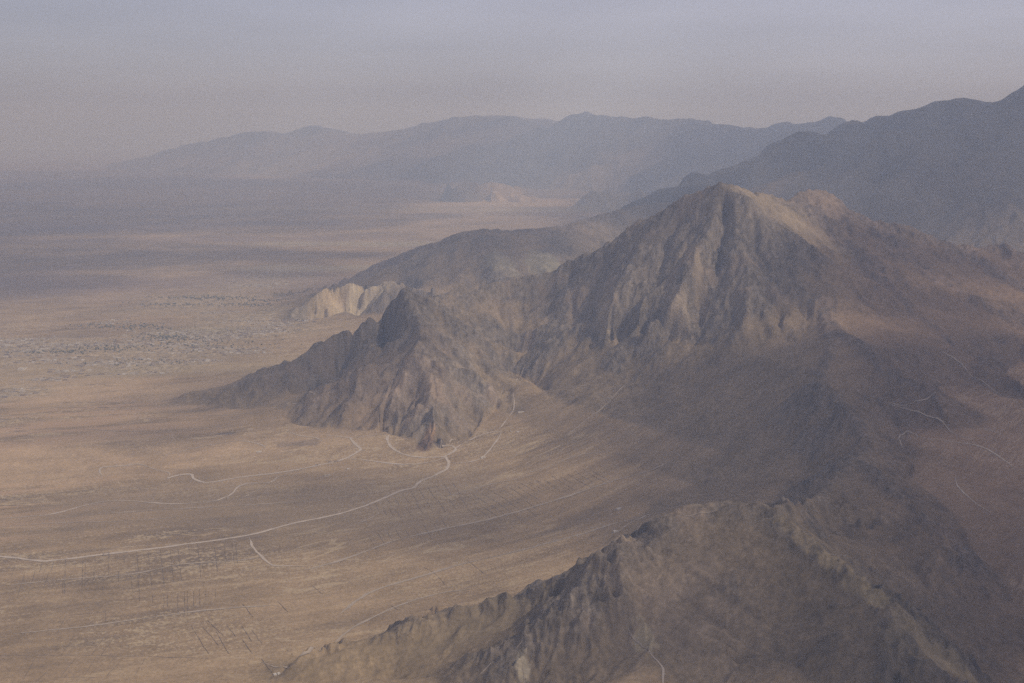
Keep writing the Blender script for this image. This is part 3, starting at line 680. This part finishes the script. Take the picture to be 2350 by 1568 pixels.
for cx_, cy_, rx_, ry_, n_ in CLUS:
    rows_ = [(cy_+rnd.uniform(-1, 1)*ry_, rnd.uniform(-.12, .05)) for _ in range(max(3, n_//9))]
    for _ in range(int(n_*1.7)):
        yy_, sl_ = rnd.choice(rows_); dx_ = rnd.gauss(0, .62)*rx_
        a_ = cx_+dx_; b_ = yy_+dx_*sl_+rnd.gauss(0, .6)
        if a_ < -30: continue
        q = pix(a_, b_); spots.append((q[1], q[0], a_, b_))
spots.sort()
kept = []; cells = set()
for y_, x_, a_, b_ in spots:
    key = (int(x_/26), int(y_/24))
    if key in cells: continue
    cells.add(key); kept.append((y_, x_))
bigV, bigF = {0: [], 1: [], 2: []}, {0: [], 1: [], 2: []}
for k, (y_, x_) in enumerate(kept):
    pi_ = rnd.randrange(4)*3 + rnd.choices([0, 1, 2], [.62, .13, .25])[0]; me, mi, V, F = protos[pi_]
    rz = rnd.gauss(.12, .12)+rnd.choice([0, 0, 0, math.pi/2, math.pi]); z_ = float(HT(x_, y_))
    if k < 295:
        o = bpy.data.objects.new('mud_house', me); C.objects.link(o); o.location = (x_, y_, z_+.3); o.rotation_euler = (0, 0, rz)
        tag(o, 'flat roofed mud brick courtyard house in the hazy valley village', 'house', 'courtyard houses of the valley village')
    else:
        b = len(bigV[mi]); ca, sa = math.cos(rz), math.sin(rz)
        bigV[mi] += [(x_+vx*ca-vy*sa, y_+vx*sa+vy*ca, z_+vz) for vx, vy, vz in V]; bigF[mi] += [tuple(i+b for i in f) for f in F]
me = bpy.data.meshes.new('distant_village'); V = []; F = []; mids = []
for mi in range(3):
    b = len(V); V += bigV[mi]; F += [tuple(i+b for i in f) for f in bigF[mi]]; mids += [mi]*len(bigF[mi]); me.materials.append(MUD[mi])
me.from_pydata(V, [], F); me.polygons.foreach_set('material_index', mids)
o = bpy.data.objects.new('distant_village', me); C.objects.link(o); o['kind'] = 'stuff'; o['label'] = 'far mass of mud brick houses deep in the hazy village'
print('houses', len(kept), round(time.time()-T0, 1))
# lone buildings, each its own kind
def lone(name, px, py, rz, parts, label, cat, mi):
    x_, y_ = pix(px, py); z_ = float(HT(x_, y_))
    V, F = [], []
    for p in parts:
        (rooms if len(p) == 5 else box)(V, F, *p)
    me = bpy.data.meshes.new(name); me.from_pydata(V, [], F); me.materials.append(MUD[mi])
    o = bpy.data.objects.new(name, me); C.objects.link(o); o.location = (x_, y_, z_); o.rotation_euler = (0, 0, rz); tag(o, label, cat)
ring = lambda W, D, hh, w=1.0: [(-W/2, W/2, -D/2, -D/2+w, -3, hh), (-W/2, W/2, D/2-w, D/2, -3, hh), (-W/2, -W/2+w, -D/2+w+.01, D/2-w-.01, -3, hh), (W/2-w, W/2, -D/2+w+.01, D/2-w-.01, -3, hh)]
lone('walled_compound', 244, 1273, .25, ring(20, 26, 3.6, 1.4), 'small square walled enclosure just below the long pale track', 'enclosure', 2)
lone('walled_compound', 51, 847, 0, ring(44, 60, 4, 1.6)+[(-8, 8, -10, 8, 6)], 'round-looking pale enclosure alone at the left below the village', 'enclosure', 1)
lone('farm_house', 751, 1092, .3, [(-14, -3, -6, 5, 4.5), (1, 13, -4, 5, 3.8), (-18, 16, -9, -8.2, -3, 2.4)], 'low farm house with yard wall alone on the plain south of the lower spur', 'house', 0)
lone('mud_hut', 799, 1077, .2, [(-6, 6, -4, 4, 4)], 'single pale hut on the plain under the track junction', 'hut', 1)
lone('mud_hut', 772, 1060, .5, [(-7, 6, -4, 4, 3.6), (7, 11, -3, 3, 2.8)], 'dark hut standing right beside the curving track', 'hut', 2)
lone('mud_hut', 757, 1061, .4, [(-5, 6, -5, 4, 3.8)], 'dark square hut, neighbour of the hut by the curving track', 'hut', 2)
lone('mud_hut', 728, 1068, .4, [(-8, 3, -4, 4, 3.5)], 'brown hut where the track bends towards the west', 'hut', 2)
lone('farm_house', 596, 1038, .1, [(-8, 8, -5, 5, 4.2), (-14, -9, -5, 3, 3.4)], 'pale house with side room at the end of the looping trail', 'house', 1)
lone('farm_house', 1196, 947, .1, [(-16, 14, -4, 4, 4.2)], 'long pale roofed building at the head of the basin', 'house', 1)
lone('farm_house', 1189, 992, .1, [(-7, 7, -4, 4, 4)], 'pale house on the fan below the basin head', 'house', 1)
lone('mud_hut', 1174, 991, .1, [(-6, 5, -4, 4, 3.6)], 'brown hut left of the pale house on the fan', 'hut', 0)
lone('farm_house', 1139, 999, .2, [(-8, 8, -4, 4, 4.2), (-3, 4, 5, 9, 3.2)], 'brown house inside the bend of the upper loop track', 'house', 2)
lone('farm_house', 1109, 1051, .3, [(-12, 0, -5, 5, 4.5), (2, 11, -4, 4, 3.8)], 'pair of joined pale houses on the lower loop track', 'house', 1)
lone('mud_hut', 1058, 1063, .3, [(-6, 6, -4, 4, 3.8)], 'small hut beside the trail east of the track junction', 'hut', 0)
lone('mud_hut', 1210, 895, .1, [(-7, 6, -3, 3, 3.4)], 'highest hut, below the ravine mouth', 'hut', 0)
lone('farm_house', 1420, 1169, .2, [(-9, 9, -5, 5, 4.4)], 'white walled house alone above the quarry pit', 'house', 1)
lone('farm_house', 1412, 1221, .2, [(-8, 6, -5, 5, 4.2), (7, 12, -4, 3, 3.2)], 'pale quarry building at the end of the quarry track', 'house', 1)
lone('farm_house', 635, 1549, .4, [(-9, 0, -4, 4, 4), (2, 10, -4, 4, 4)], 'pair of small white roofed houses at the foot of the near slope', 'house', 1)
# low walls between the plots
WALLM = plain_mat('dark_mud_wall', (.20, .158, .12), .2, .3)
def wall(pts, hh, wd, label, group):
    W = catmull([pix(a, b) for a, b in pts], 14.0) if len(pts) > 2 else None
    if W is None:
        a, b = np.array(pix(*pts[0])), np.array(pix(*pts[1])); n = max(2, int(np.hypot(*(b-a))/14)); W = a+(b-a)*np.linspace(0, 1, n)[:, None]
    n = len(W); T = np.gradient(W, axis=0); T /= np.hypot(T[:, 0], T[:, 1])[:, None]+1e-9; Nn = np.stack([-T[:, 1], T[:, 0]], 1)
    jit = np.array([[rnd.gauss(0, .5)] for _ in range(n)]); W = W+Nn*jit
    z = HT(W[:, 0], W[:, 1]); hs = np.array([hh*.6*rnd.uniform(.2, 1.15) for _ in range(n)])
    wd = wd*.5; V = []
    for q, dz in ((-.5, -2), (-.35, 1), (.35, 1), (.5, -2)):
        p = W+Nn*wd*q; V.append(np.stack([p[:, 0], p[:, 1], z+(hs if dz > 0 else -2)], 1))
    V = np.stack(V, 1).reshape(-1, 3); F = []
    for i in range(n-1):
        for j in range(3): F.append((i*4+j, i*4+4+j, i*4+5+j, i*4+1+j))
    F += [(0, 1, 2, 3), (n*4-1, n*4-2, n*4-3, n*4-4)]
    me = bpy.data.meshes.new('plot_wall'); me.from_pydata([tuple(v) for v in V], [], F); me.materials.append(WALLM)
    o = bpy.data.objects.new('plot_wall', me); C.objects.link(o); tag(o, label, 'wall', group)
zq = lambda X_, Y_: (X_*.4005, 940+Y_*.4005)
LA = ('low dark mud wall running down from the long pale track', 'plot walls below the long pale track')
for x_, a_, b_ in [(375,855,1060),(475,850,1020),(490,850,1015),(540,930,975),(625,820,950),(680,930,990),(708,830,880),(783,815,960),(790,960,1040),(850,820,1010),(918,800,1020),(975,800,990),(1020,795,985),(1080,780,830),(1132,775,960),(1160,880,940),(1230,790,920),(1240,860,930),(1283,760,880),(1330,760,900),(1350,770,880),(278,930,1030),(200,930,1060),(245,870,935),(310,870,930),(140,940,1080),(90,880,960),(362,960,1060),(750,950,1040),(930,900,1000)]:
    dx_ = (b_-a_)*(0.11 if x_ > 700 else -0.02 if x_ > 330 else -.3)
    wall([zq(x_, a_), zq(x_+dx_, b_)], 2.3, 1.7, *LA)
LB = ('short dark mud wall of the second row of plots lower on the plain', 'second row of plot walls')
for x_, a_, b_ in [(1020,1050,1170),(1058,1040,1170),(1075,1040,1180),(1110,1040,1130),(1145,1030,1120),(1235,1030,1080),(875,1065,1110),(940,1060,1180),(960,1060,1130),(800,1040,1100),(590,1000,1050),(1180,1040,1100)]:
    wall([zq(x_, a_), zq(x_, b_)], 2.2, 1.6, *LB)
LC = ('slanting dark mud wall on the pale ground near the bottom ridge', 'slanting plot walls near the bottom ridge')
for a_, b_, c_, d_ in [(1095,1240,1195,1400),(1160,1245,1250,1350),(1240,1275,1310,1400),(1190,1210,1280,1300),(1300,1240,1350,1300),(1385,1240,1445,1330),(1390,1320,1445,1400),(1445,1265,1500,1340),(1500,1430,1560,1510),(1645,1380,1675,1405),(1665,1375,1690,1400),(1390,1115,1450,1190),(1590,1100,1650,1160),(2220,1110,2300,1160),(1790,1010,1850,1060)]:
    wall([zq(a_, b_), zq(c_, d_)], 2.6, 1.9, *LC)
LD = ('faint long mud wall outlining a big bare field at the lower left', 'field outline walls at the lower left')
for pts in [[(390,1180),(605,1160)],[(605,1160),(605,1220)],[(380,1180),(330,1280)],[(0,1410),(600,1412),(1190,1427)],[(430,1430),(350,1530)],[(545,1430),(480,1530)],[(690,1440),(610,1530)],[(830,1430),(770,1530)],[(610,1280),(525,1410)],[(430,1290),(350,1410)],[(670,1280),(580,1410)],[(430,1270),(620,1275)],[(330,1535),(560,1537)],[(200,1430),(130,1560)],[(270,1500),(190,1580)]]:
    wall([zq(*p) for p in pts], 2.0, 1.6, *LD)
LE = ('thin dark wall in the comb of slanting plot walls across the middle plain', 'comb of plot walls across the middle plain')
zc = lambda X_, Y_: (846+.4*X_, 987+.4*Y_)
def comb(s0, s1, n_, dl, jl):
    for k in range(n_):
        f_ = k/(n_-1); a_ = s0[0]+(s1[0]-s0[0])*f_; b_ = s0[1]+(s1[1]-s0[1])*f_+rnd.uniform(-8, 8); m_ = rnd.uniform(.5, 1.1)
        wall([zc(a_, b_), zc(a_+dl[0]*m_, b_+dl[1]*m_)], 2.2, 1.5, *LE)
comb((870,310),(1280,225),10,(130,75),0); comb((600,370),(1010,290),9,(120,75),0); comb((560,450),(900,400),8,(110,80),0); comb((100,390),(480,300),9,(40,62),0)
comb((0,610),(420,520),9,(45,75),0); comb((150,450),(520,380),7,(50,75),0); comb((0,420),(120,440),4,(25,60),0)
wall([zc(560,745), zc(675,835)], 2.4, 1.8, 'long single slanting dark wall alone on the plain left of the near ridge', None)
wall([zc(320,790), zc(385,830), zc(440,890)], 2.4, 1.8, 'bent dark wall above the near ridge crest', None)
LF = ('long dark wall seen side on, on the left plain below the village', 'long walls on the left plain')
for a_, b_, c_ in [(144,165,925),(172,190,925),(199,220,924),(227,242,923),(245,272,925),(123,146,936),(165,200,936),(224,252,936),(143,183,944),(0,100,1147),(0,50,1161),(52,72,1161),(40,62,974),(36,54,984),(33,58,990),(64,80,962),(187,220,884),(240,270,886)]:
    wall([(a_, c_), (c_*0+b_, c_+(1 if b_-a_ > 60 else 0))], 4.0, 2.5, *LF)
# groves along the village channels: too many crowns to count
import bmesh
bm_ = bmesh.new(); bmesh.ops.create_icosphere(bm_, subdivisions=1, radius=1.0)
icoV = [tuple(v.co) for v in bm_.verts]; icoF = [tuple(v.index for v in f.verts) for f in bm_.faces]; bm_.free()
V, F = [], []
for cx_, cy_, rx_, ry_, n_ in [(480,684,70,5,260),(400,700,60,4,120),(390,775,50,8,200),(260,800,60,8,120),(560,700,50,4,120),(120,808,60,5,110),(260,748,60,6,120),(600,690,40,4,80),(470,790,90,14,150),(300,832,90,9,70),(330,752,60,6,90)]:
    for _ in range(int(n_*.8)):
        q = pix(cx_+rnd.gauss(0, .8)*rx_, cy_+rnd.gauss(0, .5)*ry_); z_ = float(HT(*q)); r_ = rnd.uniform(2.5, 5.5); b = len(V)
        V += [(q[0]+vx*r_*rnd.uniform(.7, 1.3)*1.4, q[1]+vy*r_*rnd.uniform(.7, 1.3), z_+r_*.8+vz*r_*rnd.uniform(.8, 1.2)) for vx, vy, vz in icoV]; F += [tuple(i+b for i in f) for f in icoF]
o = fast_mesh('trees', np.array(V), np.array(F), plain_mat('grove_leaves', (.11, .112, .082), .3, .1)); o['kind'] = 'stuff'; o['label'] = 'dark green groves of trees in the hazy valley village'
print('walls and groves', round(time.time()-T0, 1))

# ------------------------------------------------------------------ clouds, high above and outside the haze, out of view, some added for shade
cmat = bpy.data.materials.new('cloud'); cmat.use_nodes = True; t = cmat.node_tree; t.nodes.clear()
o_ = N(t, 'ShaderNodeOutputMaterial'); tr = N(t, 'ShaderNodeBsdfTransparent'); df = N(t, 'ShaderNodeBsdfDiffuse'); tl = N(t, 'ShaderNodeBsdfTranslucent'); m1 = N(t, 'ShaderNodeMixShader'); m2 = N(t, 'ShaderNodeMixShader')
df.inputs[0].default_value = (.9, .9, .9, 1); tl.inputs[0].default_value = (.9, .9, .9, 1); m1.inputs[0].default_value = .55; m2.inputs[0].default_value = .34
t.links.new(df.outputs[0], m1.inputs[1]); t.links.new(tl.outputs[0], m1.inputs[2]); t.links.new(tr.outputs[0], m2.inputs[1]); t.links.new(m1.outputs[0], m2.inputs[2]); t.links.new(m2.outputs[0], o_.inputs['Surface'])
bm_ = bmesh.new(); bmesh.ops.create_icosphere(bm_, subdivisions=5, radius=1.0)
cV = np.array([tuple(v.co) for v in bm_.verts]); cF = np.array([tuple(v.index for v in f.verts) for f in bm_.faces]); bm_.free()
CZ = 5200.0
V, F = [], []; nb = 0; dens_ = []
# (picture place that lies in the shadow, half width and depth of the cloud in metres)
crnd = random.Random(21)
for k, spec in enumerate([
  (560,905,800,230),(1150,1210,520,330),(850,1120,450,160),(330,1000,550,170),(700,500,2500,1500),
  (1960,640,650,420),(1780,860,600,460),(1850,1000,560,460),(1780,1120,320,260),(1740,1340,170,110),(1500,1215,230,110),(1890,1500,330,150),(1640,1490,170,110),(2260,1290,560,480),(2330,1050,560,600),(2010,1170,260,220),(2230,900,500,420),
  (1590,500,260,200),(2320,820,420,350),(2230,720,400,300),(1760,1380,260,200),(1080,560,1100,900),(1240,560,500,600),(2250,330,3800,3000),(1950,380,2200,2200),(2050,450,1200,1000),(2200,620,700,400),(780,820,380,330),(2330,1520,380,260),(1930,1570,420,200),(1450,1480,110,60)]
  +[(crnd.uniform(-500, 900), crnd.uniform(470, 720), crnd.uniform(700, 2000), crnd.uniform(450, 1100)) for _ in range(34)]
  +[('w', -15000, 9000, 7000, 4000), ('w', -19000, 17000, 8000, 5000), ('w', -9000, 19500, 5000, 3000), ('w', -12000, 5500, 4500, 2500), ('w', -17000, 3000, 6000, 4000), ('h', 14000, 30000, 13000, 7000), ('h', -9000, 30000, 12000, 7500), ('h', 26000, 24000, 12000, 8000), ('h', -22000, 32000, 12000, 8000), ('h', 16500, 15500, 6000, 4500), ('h', 0, 21000, 8500, 9000), ('w', 7050, -700, 1100, 1250), ('w', -3900, 10300, 3000, 1700), ('w', 7150, 1700, 900, 1100), ('w', -11000, 13500, 4000, 2500)]):  # unseen cloud banks added to dim the haze, sky and ground
    cz_ = 9600 if spec[0] == 'h' else CZ
    if spec[0] in 'wh' if isinstance(spec[0], str) else False:
        _, cx_, cy_, rx, ry = spec
    else:
        px_, py_, rx, ry = spec
        gx_, gy_ = pix(px_, py_)
        if k > 34 and math.hypot(gx_+1350-gy_*0, gy_-9250) < 1500+rx: continue
        gz_ = float(HT(gx_, gy_)); tt = (CZ-gz_)/SUN[2]
        cx_, cy_ = gx_+SUN[0]*tt, gy_+SUN[1]*tt
    if not isinstance(spec[0], str): cy_ = min(cy_, 25500-ry*1.5)
    d = 1+.6*fbm(cV[:, 0]*1.6+k*3.1, cV[:, 1]*1.6+cV[:, 2], 4, 100+k)
    v = cV*d[:, None]*np.array([rx, ry, min(260, .3*min(rx, ry))]); v[:, 2] = np.where(v[:, 2] < 0, v[:, 2]*.35, v[:, 2])
    V.append(v+np.array([cx_, cy_, cz_+k*9])); dens_.append(np.full(len(cF), 1 if ((isinstance(spec[0], str) and not (spec[0] == 'h' and spec[2] >= 30000)) or (px_ > 1700 and py_ > 600) or (py_ > 1400)) else 0)); F.append(cF+nb); nb += len(v)
o = fast_mesh('clouds', np.concatenate(V), np.concatenate(F), cmat); o['kind'] = 'stuff'
cm2 = cmat.copy(); cm2.name = 'thick_cloud'
for n_ in cm2.node_tree.nodes:
    if n_.type == 'MIX_SHADER' and abs(n_.inputs[0].default_value-.34) < .01: n_.inputs[0].default_value = .5
o.data.materials.append(cm2); o.data.polygons.foreach_set('material_index', np.concatenate(dens_).astype(np.int32))

# ------------------------------------------------------------------ haze
hz = bpy.data.meshes.new('haze'); x0, x1, y0, y1, z0, z1 = -44000, 46000, -6000, 71500, -46, 2750
vv = [(a, b, c) for c in (z0, z1) for a, b in ((x0, y0), (x1, y0), (x1, y1), (x0, y1))]
hz.from_pydata(vv, [], [(3, 2, 1, 0), (4, 5, 6, 7), (0, 1, 5, 4), (1, 2, 6, 5), (2, 3, 7, 6), (3, 0, 4, 7)])
hzm = bpy.data.materials.new('haze'); hzm.use_nodes = True; t = hzm.node_tree; t.nodes.clear()
o_ = N(t, 'ShaderNodeOutputMaterial'); pv = N(t, 'ShaderNodeVolumePrincipled')
pv.inputs['Color'].default_value = (.60, .735, 1.0, 1); pv.inputs['Absorption Color'].default_value = (.97, .97, .97, 1)
pv.inputs['Density'].default_value = 5.2e-5; pv.inputs['Anisotropy'].default_value = 0.1
t.links.new(pv.outputs[0], o_.inputs['Volume']); hz.materials.append(hzm)
ho = bpy.data.objects.new('haze', hz); C.objects.link(ho); ho['kind'] = 'stuff'
#ENDMARK
print('script done', round(time.time()-T0, 1))
